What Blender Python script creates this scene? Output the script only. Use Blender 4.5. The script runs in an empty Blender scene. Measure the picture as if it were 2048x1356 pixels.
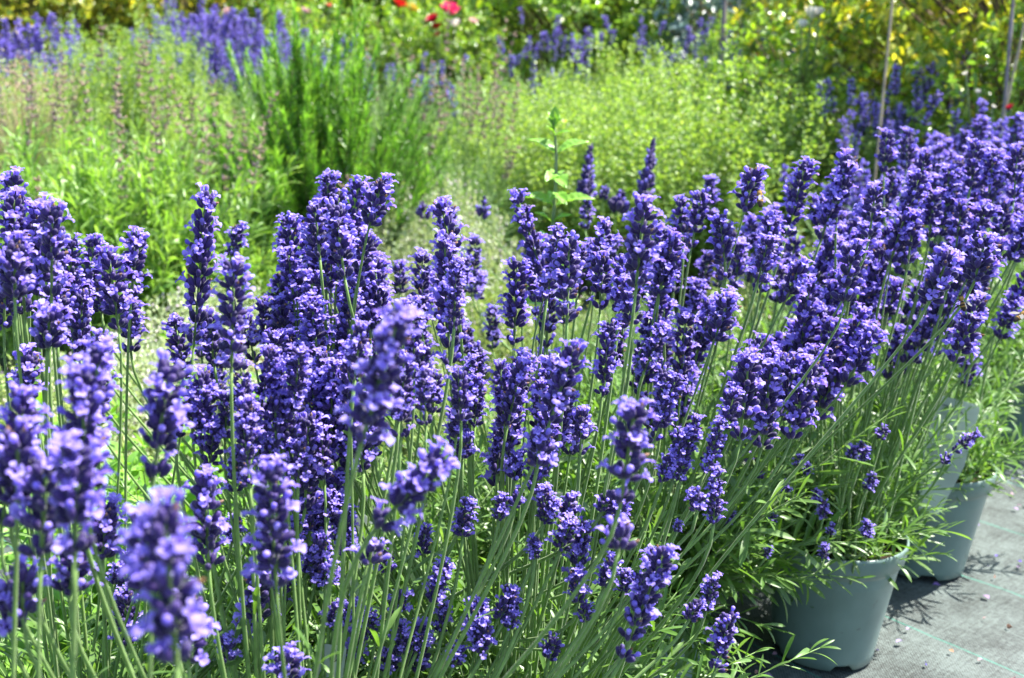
import bpy, math, random
import numpy as np
from mathutils import Vector, Matrix, Quaternion

R = math.radians
scene = bpy.context.scene
COL = scene.collection
random.seed(4); rng = np.random.default_rng(4)

# ------------------------------------------------------------------ camera
F = 2400.0            # focal length in photograph pixels (2048 wide)
PITCH, ROLL, CAMH = R(15.5), R(2.0), 0.87
cam_d = bpy.data.cameras.new('Camera'); cam = bpy.data.objects.new('Camera', cam_d); COL.objects.link(cam)
cam_d.sensor_width = 23.5; cam_d.lens = 23.5 * F / 2048
cam_d.clip_start = 0.02; cam_d.clip_end = 400
cam_d.dof.use_dof = True; cam_d.dof.focus_distance = 1.10; cam_d.dof.aperture_fstop = 5.4; cam_d.dof.aperture_blades = 0
CM = Matrix.Translation((0, 0, CAMH)) @ Matrix.Rotation(math.pi / 2 - PITCH, 4, 'X') @ Matrix.Rotation(ROLL, 4, 'Z')
cam.matrix_world = CM
scene.camera = cam

# ------------------------------------------------------------------ sky, sun, exposure
SUN_EL, SUN_AZ = R(60), R(66)      # azimuth from +Y towards +X
w = bpy.data.worlds.new('World'); scene.world = w; w.use_nodes = True
nt = w.node_tree; bg = nt.nodes['Background']; sky = nt.nodes.new('ShaderNodeTexSky')
sky.sky_type = 'NISHITA'; sky.sun_disc = False; sky.sun_elevation = SUN_EL; sky.sun_rotation = SUN_AZ
nt.links.new(sky.outputs[0], bg.inputs[0]); bg.inputs[1].default_value = 0.115
sun_d = bpy.data.lights.new('Sun', 'SUN'); sun = bpy.data.objects.new('Sun', sun_d); COL.objects.link(sun)
sun_d.energy = 5.0; sun_d.angle = R(0.53); sun_d.color = (1.0, 0.96, 0.88)
S = Vector((math.cos(SUN_EL) * math.sin(SUN_AZ), math.cos(SUN_EL) * math.cos(SUN_AZ), math.sin(SUN_EL)))
sun.rotation_euler = S.to_track_quat('Z', 'Y').to_euler(); sun.location = S * 30
scene.view_settings.view_transform = 'Standard'; scene.view_settings.look = 'None'
scene.view_settings.exposure = 1.86; scene.view_settings.gamma = 1
scene.render.engine = 'CYCLES'
cy = scene.cycles
cy.max_bounces = 8; cy.diffuse_bounces = 4; cy.transmission_bounces = 6; cy.transparent_max_bounces = 6; cy.glossy_bounces = 2
cy.caustics_reflective = False; cy.caustics_refractive = False; cy.sample_clamp_indirect = 6
cy.use_denoising = True

def at(px, py, d):
    """point in the place seen at photograph pixel px, py at camera depth d"""
    return CM @ Vector(((px - 1024) / F * d, (678 - py) / F * d, -d))
def on_plane(px, py, z=0.0):
    o = CM.translation; v = at(px, py, 1.0) - o
    return o + v * ((z - o.z) / v.z)
def at_fwd(px, y, z):
    """ground x for a plant at forward distance y whose middle at height z shows at column px"""
    d = y * math.cos(PITCH) + (CAMH - z) * math.sin(PITCH)
    py = 678 - F * ((z - CAMH) * math.cos(PITCH) + y * math.sin(PITCH)) / d
    return at(px, py, d).x

# ------------------------------------------------------------------ mesh helpers
class Tpl:
    """small template: vertices, faces by size with material index"""
    def __init__(s): s.v = []; s.f = []; s.m = []
    def add(s, v, f, m=0):
        o = len(s.v); s.v += [tuple(x) for x in v]
        s.f += [tuple(i + o for i in q) for q in f]; s.m += [m] * len(f); return s
    def arrays(s):
        return np.array(s.v, float).reshape(-1, 3), s.f, np.array(s.m, int)

class Big:
    """collects many placed templates into one mesh"""
    def __init__(s): s.V = []; s.L = []; s.N = []; s.M = []; s.n = 0
    def scatter(s, tpl, mats, pos):
        """mats: (k,3,3) with columns = axes times scale, pos: (k,3)"""
        v, f, m = tpl.arrays() if isinstance(tpl, Tpl) else tpl
        k = len(pos)
        if k == 0: return s
        P = np.einsum('kij,nj->kni', mats, v) + np.asarray(pos)[:, None, :]
        flat = np.array([i for q in f for i in q], int); cnt = np.array([len(q) for q in f], int)
        s.V.append(P.reshape(-1, 3))
        s.L.append((flat[None, :] + (np.arange(k) * len(v))[:, None] + s.n).ravel())
        s.N.append(np.tile(cnt, k)); s.M.append(np.tile(m, k)); s.n += k * len(v); return s
    def add(s, tpl):
        return s.scatter(tpl, np.eye(3)[None], np.zeros((1, 3)))
    def tube(s, pts, radii, sides=5, m=0, cap=True):
        P = np.asarray(pts, float); n = len(P); radii = np.broadcast_to(np.asarray(radii, float), (n,))
        T = np.gradient(P, axis=0); T /= np.linalg.norm(T, axis=1)[:, None] + 1e-12
        up = np.array([0.31, 0.95, 0.05]); A = np.cross(T, up); A /= np.linalg.norm(A, axis=1)[:, None] + 1e-12
        B = np.cross(T, A); th = np.arange(sides) / sides * 2 * np.pi
        V = P[:, None, :] + radii[:, None, None] * (np.cos(th)[None, :, None] * A[:, None, :] + np.sin(th)[None, :, None] * B[:, None, :])
        f = []
        for i in range(n - 1):
            for j in range(sides):
                k = (j + 1) % sides
                f.append((i * sides + j, i * sides + k, (i + 1) * sides + k, (i + 1) * sides + j))
        if cap: f.append(tuple(range((n - 1) * sides, n * sides)))
        s.add((V.reshape(-1, 3), f, np.full(len(f), m))); return s
    def mesh(s, name, mats, smooth=True):
        me = bpy.data.meshes.new(name)
        V = np.concatenate(s.V); L = np.concatenate(s.L); N = np.concatenate(s.N); M = np.concatenate(s.M)
        me.vertices.add(len(V)); me.vertices.foreach_set('co', V.astype(np.float32).ravel())
        me.loops.add(len(L)); me.loops.foreach_set('vertex_index', L.astype(np.int32))
        me.polygons.add(len(N)); me.polygons.foreach_set('loop_start', np.concatenate([[0], np.cumsum(N)[:-1]]).astype(np.int32))
        me.polygons.foreach_set('material_index', M.astype(np.int32))
        me.polygons.foreach_set('use_smooth', np.full(len(N), smooth))
        me.update(calc_edges=True)
        for m in mats: me.materials.append(m)
        return me

def norm(a): return a / (np.linalg.norm(a, axis=-1, keepdims=True) + 1e-12)
def frames(dirs, faceup, scale, roll=None):
    """rotation matrices whose local Y runs along dirs and local Z leans to faceup; columns scaled"""
    Y = norm(np.asarray(dirs, float)); Z0 = np.broadcast_to(np.asarray(faceup, float), Y.shape)
    X = norm(np.cross(Y, Z0) + 1e-6); Z = np.cross(X, Y)
    if roll is not None:
        c, s = np.cos(roll)[:, None], np.sin(roll)[:, None]; X, Z = X * c + Z * s, Z * c - X * s
    sc = np.asarray(scale, float)
    if sc.ndim == 1: sc = sc[:, None] * np.ones(3)
    return np.stack([X * sc[:, :1], Y * sc[:, 1:2], Z * sc[:, 2:]], axis=2)

def obj(name, me, parent=None, loc=(0, 0, 0), rot=(0, 0, 0)):
    o = bpy.data.objects.new(name, me); COL.objects.link(o); o.location = loc; o.rotation_euler = rot
    if parent: o.parent = parent
    return o
def tag(o, label=None, cat=None, group=None, kind=None):
    if label: o['label'] = label
    if cat: o['category'] = cat
    if group: o['group'] = group
    if kind: o['kind'] = kind
    return o
def thing(name, label, cat, loc, rz=0.0, group=None):
    o = bpy.data.objects.new(name, None); COL.objects.link(o); o.empty_display_size = 0.05
    o.location = loc; o.rotation_euler = (0, 0, rz); return tag(o, label, cat, group)

# ------------------------------------------------------------------ materials
def mat(name):
    m = bpy.data.materials.new(name); m.use_nodes = True
    t = m.node_tree; return m, t, t.nodes['Principled BSDF'], t.nodes['Material Output']
def island_ramp(t, cols, extra=0.0):
    """a colour that differs from one leaf to the next"""
    g = t.nodes.new('ShaderNodeNewGeometry'); r = t.nodes.new('ShaderNodeValToRGB')
    el = r.color_ramp.elements
    while len(el) < len(cols): el.new(0.5)
    for i, c in enumerate(cols):
        el[i].position = i / max(1, len(cols) - 1); el[i].color = (*c, 1)
    t.links.new(g.outputs['Random Per Island'], r.inputs[0]); return r.outputs[0]
def leaf_mat(name, cols, trans=0.35, tint=(1.25, 1.35, 0.55), rough=0.42, spec=0.4, noise=60.0, sheen=0.0):
    m, t, b, out = mat(name)
    c = island_ramp(t, cols)
    tc = t.nodes.new('ShaderNodeTexCoord'); nz = t.nodes.new('ShaderNodeTexNoise'); nz.inputs['Scale'].default_value = noise
    t.links.new(tc.outputs['Object'], nz.inputs['Vector'])
    mr = t.nodes.new('ShaderNodeMapRange'); mr.inputs[1].default_value = .3; mr.inputs[2].default_value = .7; mr.inputs[3].default_value = .78; mr.inputs[4].default_value = 1.18
    t.links.new(nz.outputs[0], mr.inputs[0])
    mx = t.nodes.new('ShaderNodeVectorMath'); mx.operation = 'SCALE'
    t.links.new(c, mx.inputs[0]); t.links.new(mr.outputs[0], mx.inputs['Scale'])
    t.links.new(mx.outputs[0], b.inputs['Base Color'])
    b.inputs['Roughness'].default_value = rough; b.inputs['Specular IOR Level'].default_value = spec
    if sheen: b.inputs['Sheen Weight'].default_value = sheen
    tr = t.nodes.new('ShaderNodeBsdfTranslucent'); tm = t.nodes.new('ShaderNodeVectorMath'); tm.operation = 'MULTIPLY'
    tm.inputs[1].default_value = tint; t.links.new(mx.outputs[0], tm.inputs[0]); t.links.new(tm.outputs[0], tr.inputs[0])
    ms = t.nodes.new('ShaderNodeMixShader'); ms.inputs[0].default_value = trans
    t.links.new(b.outputs[0], ms.inputs[1]); t.links.new(tr.outputs[0], ms.inputs[2]); t.links.new(ms.outputs[0], out.inputs[0])
    return m
def plain_mat(name, col, rough=0.5, spec=0.4, var=0.15, scale=40.0, bump=0.0):
    m, t, b, out = mat(name)
    tc = t.nodes.new('ShaderNodeTexCoord'); nz = t.nodes.new('ShaderNodeTexNoise'); nz.inputs['Scale'].default_value = scale; nz.inputs['Detail'].default_value = 6
    t.links.new(tc.outputs['Object'], nz.inputs['Vector'])
    r = t.nodes.new('ShaderNodeValToRGB'); r.color_ramp.elements[0].position = .3; r.color_ramp.elements[1].position = .7
    r.color_ramp.elements[0].color = (*[x * (1 - var) for x in col], 1); r.color_ramp.elements[1].color = (*[min(1, x * (1 + var)) for x in col], 1)
    t.links.new(nz.outputs[0], r.inputs[0]); t.links.new(r.outputs[0], b.inputs['Base Color'])
    b.inputs['Roughness'].default_value = rough; b.inputs['Specular IOR Level'].default_value = spec
    if bump:
        bp = t.nodes.new('ShaderNodeBump'); bp.inputs['Strength'].default_value = bump; bp.inputs['Distance'].default_value = .01
        t.links.new(nz.outputs[0], bp.inputs['Height']); t.links.new(bp.outputs[0], b.inputs['Normal'])
    return m

M = {}
M['calyx'] = leaf_mat('calyx_violet', [(.016, .008, .060), (.028, .013, .105), (.048, .023, .155), (.032, .013, .090)], .08, (1.2, .8, 1.6), .55, .3, 300, .2)
M['corolla'] = leaf_mat('petal_violet', [(.20, .145, .60), (.29, .22, .73), (.41, .335, .84), (.24, .175, .66)], .42, (1.15, .95, 1.15), .55, .25, 200, .15)
M['wither'] = leaf_mat('withered_floret', [(.20, .10, .05), (.30, .19, .14)], .2, (1, .9, .7), .8, .1, 200)
M['stalk'] = leaf_mat('stalk_green', [(.145, .265, .060), (.19, .31, .080), (.125, .24, .050)], .28, (1.1, 1.2, .6), .55, .35, 120, .25)
M['lav_leaf'] = leaf_mat('lavender_leaf', [(.085, .185, .034), (.12, .23, .050), (.155, .26, .080), (.10, .215, .034), (.135, .24, .062)], .44, (1.3, 1.35, .5), .38, .5, 80)
M['wood'] = plain_mat('woody_stem', (.12, .085, .05), .8, .2, .3, 90)
M['soil'] = plain_mat('potting_soil', (.030, .020, .013), .95, .1, .6, 160, 1.0)
M['mint'] = leaf_mat('mint_leaf', [(.14, .31, .04), (.19, .39, .055), (.24, .45, .07)], .38, (1.35, 1.35, .4), .42, .45, 90)
M['mint_stem'] = leaf_mat('mint_stem', [(.13, .20, .06), (.16, .21, .08)], .1, (1, 1, .6), .5, .4, 60)
M['marjoram'] = leaf_mat('marjoram_leaf', [(.17, .31, .055), (.26, .40, .085), (.33, .46, .125), (.13, .27, .04), (.42, .52, .19)], .48, (1.3, 1.3, .45), .42, .5, 60)
M['rosemary'] = leaf_mat('rosemary_needle', [(.035, .11, .012), (.075, .20, .022), (.17, .36, .055)], .36, (1.2, 1.4, .5), .35, .6, 60)
M['green_lav'] = leaf_mat('green_lavender_leaf', [(.15, .30, .05), (.22, .38, .08), (.29, .43, .13), (.17, .33, .055)], .50, (1.25, 1.3, .5), .38, .5, 60)
M['grey_lav'] = leaf_mat('grey_lavender_leaf', [(.15, .25, .09), (.21, .31, .13), (.13, .27, .06)], .38, (1.2, 1.3, .6), .45, .4, 60)
M['faded'] = leaf_mat('faded_spike', [(.20, .13, .17), (.33, .23, .18), (.40, .29, .20), (.18, .12, .19)], .2, (1, .9, .9), .7, .2, 150)
M['thyme_pale'] = leaf_mat('pale_thyme_leaf', [(.34, .42, .22), (.46, .53, .33), (.26, .36, .14), (.58, .62, .47)], .32, (1.2, 1.2, .6), .4, .5, 60)
M['thyme_green'] = leaf_mat('green_thyme_leaf', [(.15, .25, .05), (.22, .33, .07), (.27, .35, .12), (.30, .36, .08)], .32, (1.25, 1.25, .5), .4, .5, 60)
M['thyme_fl'] = leaf_mat('thyme_flower', [(.62, .46, .58), (.78, .68, .72), (.50, .34, .50)], .4, (1, 1, 1), .5, .3, 60)
M['red_leaf'] = leaf_mat('red_leaf', [(.35, .09, .06), (.42, .16, .10), (.30, .20, .07)], .3, (1.3, .9, .5), .45, .4, 60)
M['shrub_y'] = leaf_mat('yellow_shrub_leaf', [(.10, .22, .03), (.28, .42, .05), (.70, .64, .09), (.50, .55, .08), (.10, .21, .04), (.46, .52, .07), (.16, .32, .05), (.78, .62, .11), (.60, .60, .10), (.09, .19, .04), (.40, .50, .06)], .50, (1.3, 1.25, .35), .32, .7, 20)
M['shrub_g'] = leaf_mat('green_shrub_leaf', [(.09, .20, .025), (.18, .33, .04), (.28, .44, .055), (.14, .27, .07), (.42, .52, .08)], .48, (1.3, 1.3, .4), .28, .7, 20)
M['shrub_b'] = leaf_mat('blue_green_leaf', [(.05, .10, .08), (.10, .17, .15), (.16, .22, .24)], .2, (1, 1, 1), .35, .6, 20)
M['hedge'] = leaf_mat('hedge_leaf', [(.06, .14, .02), (.14, .26, .035), (.24, .38, .05)], .45, (1.2, 1.3, .5), .4, .5, 20)
M['drygrass'] = leaf_mat('dry_grass', [(.30, .24, .14), (.36, .26, .18), (.26, .28, .12)], .3, (1.1, 1, .8), .6, .3, 60)
M['cane'] = plain_mat('bamboo_cane', (.24, .20, .14), .6, .3, .25, 30)
M['post'] = plain_mat('grey_post', (.17, .15, .16), .8, .2, .3, 30)

# ------------------------------------------------------------------ ground and path
def sheet(name, x0, x1, y0, y1, z, m, nx=2, ny=2, amp=0.0):
    xs = np.linspace(x0, x1, nx); ys = np.linspace(y0, y1, ny)
    X, Y = np.meshgrid(xs, ys); Z = np.full_like(X, z)
    if amp: Z = Z + amp * (np.sin(X * 11 + Y * 5) * np.sin(Y * 9 - X * 4) + .5 * np.sin(X * 23 - Y * 17))
    V = np.stack([X, Y, Z], -1).reshape(-1, 3)
    f = [(j * nx + i, j * nx + i + 1, (j + 1) * nx + i + 1, (j + 1) * nx + i) for j in range(ny - 1) for i in range(nx - 1)]
    b = Big(); b.add((V, f, np.zeros(len(f), int)))
    return tag(obj(name, b.mesh(name, [m])), kind='structure')
M['ground'] = plain_mat('garden_soil', (.055, .055, .03), .95, .1, .5, 14, .6)
sheet('ground', -150, 150, -60, 220, -0.012, M['ground'])

def mat_material():
    m, t, b, out = mat('woven_ground_fabric')
    N = t.nodes.new; L = t.links.new
    tc = N('ShaderNodeTexCoord')
    s1 = on_plane(1770, 1227); s2 = on_plane(2048, 1345); s3 = on_plane(1905, 1136)
    d = Vector((s2.x - s1.x, s2.y - s1.y)).normalized(); n = Vector((-d.y, d.x))
    if n.y < 0: n = -n
    o1 = n.dot(Vector((s1.x, s1.y))); sp = n.dot(Vector((s3.x, s3.y))) - o1
    def dot(vx, vy):
        a = N('ShaderNodeVectorMath'); a.operation = 'DOT_PRODUCT'; a.inputs[1].default_value = (vx, vy, 0); L(tc.outputs['Object'], a.inputs[0]); return a.outputs['Value']
    def mth(op, a, b_=None, c=None):
        q = N('ShaderNodeMath'); q.operation = op
        for i, v in enumerate((a, b_, c)):
            if v is None: continue
            if isinstance(v, (int, float)): q.inputs[i].default_value = v
            else: L(v, q.inputs[i])
        return q.outputs[0]
    nz0 = N('ShaderNodeTexNoise'); nz0.inputs['Scale'].default_value = 7; L(tc.outputs['Object'], nz0.inputs['Vector'])
    u = mth('ADD', dot(n.x, n.y), mth('MULTIPLY', mth('SUBTRACT', nz0.outputs[0], .5), .012)); v = dot(d.x, d.y)
    # stripes: distance to the nearest stripe line
    fr = mth('WRAP', mth('SUBTRACT', u, o1), sp / 2, -sp / 2)
    stripe = mth('LESS_THAN', mth('ABSOLUTE', fr), .0014)
    nzs = N('ShaderNodeTexNoise'); nzs.inputs['Scale'].default_value = 55; L(tc.outputs['Object'], nzs.inputs['Vector'])
    stripe = mth('MULTIPLY', stripe, mth('ADD', mth('MULTIPLY', nzs.outputs[0], .8), .25))
    # weave
    P = .0052
    wu = mth('SINE', mth('MULTIPLY', u, 2 * math.pi / P)); wv = mth('SINE', mth('MULTIPLY', v, 2 * math.pi / P))
    weave = mth('ADD', mth('MULTIPLY', mth('MULTIPLY', wu, wv), .5), .5)
    big = N('ShaderNodeTexNoise'); big.inputs['Scale'].default_value = 9; big.inputs['Detail'].default_value = 5; L(tc.outputs['Object'], big.inputs['Vector'])
    fine = N('ShaderNodeTexNoise'); fine.inputs['Scale'].default_value = 210; fine.inputs['Detail'].default_value = 3; L(tc.outputs['Object'], fine.inputs['Vector'])
    # threads: long thin noise along each weave direction
    def threads(ax, ay):
        mp = N('ShaderNodeCombineXYZ'); L(mth('MULTIPLY', u, ax), mp.inputs[0]); L(mth('MULTIPLY', v, ay), mp.inputs[1])
        q = N('ShaderNodeTexNoise'); q.inputs['Scale'].default_value = 1; q.inputs['Detail'].default_value = 2; L(mp.outputs[0], q.inputs['Vector']); return q.outputs[0]
    th = mth('ADD', threads(260, 22), threads(22, 260))
    val = mth('ADD', mth('MULTIPLY', weave, .8), mth('MULTIPLY', big.outputs[0], 1.1))
    val = mth('ADD', val, mth('MULTIPLY', th, .75)); val = mth('ADD', val, mth('MULTIPLY', fine.outputs[0], .9))
    r = N('ShaderNodeValToRGB'); r.color_ramp.elements[0].position = .50; r.color_ramp.elements[1].position = .73
    r.color_ramp.elements[0].color = (.002, .0035, .003, 1); r.color_ramp.elements[1].color = (.108, .136, .128, 1)
    L(mth('DIVIDE', val, 3.55), r.inputs[0])
    mx = N('ShaderNodeMix'); mx.data_type = 'RGBA'; L(stripe, mx.inputs[0]); L(r.outputs[0], mx.inputs[6]); mx.inputs[7].default_value = (.02, .20, .14, 1)
    L(mx.outputs[2], b.inputs['Base Color']); b.inputs['Roughness'].default_value = .55; b.inputs['Specular IOR Level'].default_value = .45
    bp = N('ShaderNodeBump'); bp.inputs['Strength'].default_value = .5; bp.inputs['Distance'].default_value = .0008
    L(mth('ADD', weave, fine.outputs[0]), bp.inputs['Height']); L(bp.outputs[0], b.inputs['Normal'])
    return m
M['fabric'] = mat_material()
sheet('path', -1.6, 3.2, -0.6, 5.2, -0.004, M['fabric'], 160, 190, .0016)

# ------------------------------------------------------------------ plant templates
def strip_leaf(length=1.0, width=.12, bend=.25, fold=.25, n=5, shape='lance', m=0):
    """a leaf along +Y, upper side +Z, three vertices across"""
    t = Tpl(); v = []; f = []
    for i in range(n):
        s = i / (n - 1)
        if shape == 'spat': wd = (.32 + .68 * min(1, s / .55) ** 1.2) * (1 - max(0, (s - .72) / .285) ** 2.2) ** .5 if s < 1 else .12
        elif shape == 'lance': wd = math.sin(math.pi * (s * .93 + .04) ** .8) ** .75
        elif shape == 'oval': wd = math.sin(math.pi * (s * .96 + .02)) ** .8
        else: wd = (1 - s) ** .4 * min(1, s * 6 + .5)
        wd *= width / 2
        y = length * s * (1 - .12 * bend * s); z = -bend * length * s * s * .6 + .08 * length * s
        v += [(-wd, y, z + fold * wd), (0, y, z), (wd, y, z + fold * wd)]
        if i:
            a = (i - 1) * 3; f += [(a, a + 1, a + 4, a + 3), (a + 1, a + 2, a + 5, a + 4)]
    return t.add(v, f, m)

def lathe(profile, sides, m=0, cap_top=False):
    t = Tpl(); v = []; f = []
    for r, z in profile:
        for j in range(sides):
            a = 2 * math.pi * j / sides; v.append((r * math.cos(a), r * math.sin(a), z))
    for i in range(len(profile) - 1):
        for j in range(sides):
            k = (j + 1) % sides; f.append((i * sides + j, i * sides + k, (i + 1) * sides + k, (i + 1) * sides + j))
    if cap_top: f.append(tuple((len(profile) - 1) * sides + j for j in range(sides)))
    return t.add(v, f, m)

# --- lavender florets, along +Y (frames use Y as the axis)
def yaxis(t):
    t.v = [(x, z, -y) for x, y, z in t.v]; return t
CAL = yaxis(lathe([(.0005, 0), (.0012, .0011), (.0018, .0028), (.00185, .0048), (.0015, .0063), (.0006, .0070)], 8, 0, True))
CAL_LOW = yaxis(lathe([(.0005, 0), (.0017, .003), (.0010, .0063)], 4, 0, True))
BUD = yaxis(lathe([(.0008, .0056), (.0011, .0074), (.0017, .0092), (.0014, .0104), (.0004, .0110)], 7, 1, True))
def open_floret(seed):
    r = random.Random(seed); t = lathe([(.0008, .0055), (.0010, .0080), (.0014, .0096)], 6, 1)
    for k, (ang, ln, wd, tilt) in enumerate([(68, .0034, .0032, 1.0), (112, .0034, .0032, 1.0), (190, .0024, .0024, .6), (270, .0028, .0027, .35), (350, .0024, .0024, .6)]):
        a = math.radians(ang + r.uniform(-8, 8)); tilt += r.uniform(-.15, .15); ln *= r.uniform(.85, 1.15)
        ca, sa = math.cos(a), math.sin(a); v = []
        for s, wv in ((.0, .45), (.45, .95), (.8, .9), (1.0, .45)):
            rad = .0011 + ln * s * (.75 + .25 * s); z = .0094 + ln * s * (tilt + .35 - .75 * s * s)
            for sg in (-1, 0, 1):
                q = sg * wd * wv / 2
                v.append((ca * rad - sa * q, sa * rad + ca * q, z + (.0004 if sg else 0) * s))
        f = []
        for i in range(3):
            b = i * 3; f += [(b, b + 3, b + 4, b + 1), (b + 1, b + 4, b + 5, b + 2)]
        t.add(v, f, 1)
    return yaxis(t)
OPENS = [open_floret(i) for i in range(5)]
WITH = yaxis(lathe([(.0006, .0058), (.0010, .0070), (.0003, .0088)], 5, 3, True))
HW = .0245             # natural head width

def head_mesh(seed, aspect):
    r = np.random.default_rng(seed); L = aspect * HW
    b = Big(); top = L - .010
    gap = aspect > 1.7
    zs = []
    z = .002
    if gap:
        zs.append(z); z += r.uniform(.010, .016)
        if aspect > 2.9: zs.append(z); z += r.uniform(.009, .012)
    while z < top: zs.append(z); z += r.uniform(.0066, .0086)
    zs.append(max(top, .003))
    sets = {k: ([], [], []) for k in ['cal', 'bud', 'wit'] + list(range(5))}
    nz = len(zs)
    for i, z in enumerate(zs):
        q = z / max(L, 1e-6); env = 1.0 if q < .45 else 1 - .58 * (q - .45) / .55
        low = gap and i < (2 if aspect > 2.9 else 1)
        n = int(r.integers(5, 7)) if low else int(r.integers(7, 10))
        if i == nz - 1: n = 7
        for k in range(n):
            a = 2 * math.pi * (k + r.uniform(-.35, .35)) / n + i * .6
            th = (r.uniform(46, 68) if k % 2 else r.uniform(24, 46)) if i < nz - 1 else r.uniform(5, 36)
            if low: th = r.uniform(22, 55)
            th = math.radians(th)
            d = (math.cos(a) * math.sin(th), math.sin(a) * math.sin(th), math.cos(th))
            rad = .0012 + r.uniform(0, .0022) * env
            p = (math.cos(a) * rad, math.sin(a) * rad, z + r.uniform(-.0007, .0007) + (0 if k % 2 else .0012))
            sc = r.uniform(.88, 1.2) * (.70 + .30 * env)
            out = (math.cos(a), math.sin(a), .2)
            def put(key):
                s = sets[key]; s[0].append(d); s[1].append(p); s[2].append(sc)
            put('cal')
            u = r.random()
            if u < .32: put(int(r.integers(0, 5)))
            elif u < .56: put('bud')
            elif u < .61: put('wit')
    for key, tp in [('cal', CAL), ('bud', BUD), ('wit', WITH)] + [(i, OPENS[i]) for i in range(5)]:
        d, p, sc = sets[key]
        if not d: continue
        k = len(d); d = np.array(d); up = np.array([[0, 0, 1.]])
        mt = frames(d, up, np.array(sc), r.uniform(-.5, .5, k) if key not in ('cal',) else None)
        b.scatter(tp, mt, np.array(p))
    b.tube([(0, 0, -.001), (0, 0, L * .5), (0, 0, L - .006)], [.0010, .0009, .0006], 6, 2)
    return b.mesh('lavender_head', [M['calyx'], M['corolla'], M['stalk'], M['wither']])
ASPECTS = [.75, 1.1, 1.5, 1.9, 2.4, 2.9, 3.5]
HEADS = {a: [head_mesh(100 + 10 * i + j, a) for j in range(3)] for i, a in enumerate(ASPECTS)}

LEAVES = [strip_leaf(1, .125, .35, .35, 8, 'spat'), strip_leaf(1, .14, .75, .3, 8, 'spat'), strip_leaf(1, .115, .05, .5, 7, 'spat')]

def shoots(n, r0, h0, spread, lmin, lmax, seed, droop=.15):
    """curved shoot paths from a crown; returns list of (m,3) arrays"""
    r = np.random.default_rng(seed); out = []
    for i in range(n):
        a = r.uniform(0, 2 * math.pi); rr = r0 * math.sqrt(r.random())
        p0 = np.array([rr * math.cos(a), rr * math.sin(a), h0])
        tilt = spread * (rr / max(r0, 1e-6)) * r.uniform(.6, 1.25) + r.uniform(-.1, .1)
        az = a + r.uniform(-.5, .5)
        d = np.array([math.sin(tilt) * math.cos(az), math.sin(tilt) * math.sin(az), math.cos(tilt)])
        ln = r.uniform(lmin, lmax); t = np.linspace(0, 1, 7)[:, None]
        bendv = np.array([math.cos(az), math.sin(az), 0]) * r.uniform(-.05, .22) - np.array([0, 0, 1]) * droop * math.sin(abs(tilt))
        out.append(p0 + d * ln * t + bendv * ln * t * t)
    return out
def along(P, s):
    q = np.clip(np.asarray(s), 0, .9999) * (len(P) - 1); i = q.astype(int); f = (q - i)[:, None]
    return P[i] * (1 - f) + P[i + 1] * f, norm(P[i + 1] - P[i])

def herb_mesh(name, mats, paths, seed, tpls, leaf, spacing, ang=(35, 60), start=.15, stem_r=.0009, per=2, cluster=0, cl_scale=.6, cl_mat=None, taper=.5, cl_spread=.012, sides=4):
    """stems with leaves set along them; one mesh (material 0 leaf, 1 stem, 2 cluster)"""
    r = np.random.default_rng(seed); b = Big()
    D, P, Sc = [], [], []; D2, P2, S2 = [], [], []
    for path in paths:
        ln = np.linalg.norm(np.diff(path, axis=0), axis=1).sum()
        b.tube(path, np.linspace(stem_r, stem_r * .5, len(path)), sides, 1)
        k = max(2, int(ln * (1 - start) / spacing)); s = np.linspace(start, 1, k) + r.uniform(-.3, .3, k) / k * .5
        pos, tan = along(path, s); ph = r.uniform(0, 6.28)
        for i in range(k):
            t = tan[i]; x = np.cross(t, [.3, .9, .1]); x /= np.linalg.norm(x) + 1e-9; y = np.cross(t, x)
            for j in range(per):
                a = ph + i * (math.pi / 2 if per == 2 else 2.4) + j * 2 * math.pi / per + r.uniform(-.3, .3)
                th = math.radians(r.uniform(*ang)) * (1 - .55 * max(0, s[i] - .75) / .25)
                D.append(t * math.cos(th) + (x * math.cos(a) + y * math.sin(a)) * math.sin(th)); P.append(pos[i])
                Sc.append(r.uniform(*leaf) * (1 - (1 - taper) * max(0, s[i] - .5) / .5))
        if cluster:
            tip = path[-1]; t = tan[-1]
            for j in range(cluster):
                o = r.normal(0, cl_spread, 3) * [1, 1, 1.1]; P2.append(tip + o); D2.append(norm(t + r.normal(0, .8, 3) + o * 40)); S2.append(leaf[0] * cl_scale * r.uniform(.7, 1.3))
    D = np.array(D); P = np.array(P); Sc = np.array(Sc); pick = r.integers(0, len(tpls), len(D))
    for i, tp in enumerate(tpls):
        q = pick == i
        if q.any(): b.scatter(tp, frames(D[q], [0, 0, 1.], Sc[q], r.normal(0, .45, q.sum())), P[q])
    if cluster:
        D2 = np.array(D2); P2 = np.array(P2); S2 = np.array(S2); tp = tpls[0]
        v, f, m = tp.arrays(); b.scatter((v, f, m + (2 if cl_mat else 0)), frames(D2, [0, 0, 1.], S2, r.normal(0, .8, len(S2))), P2)
    return b.mesh(name, mats)

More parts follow.
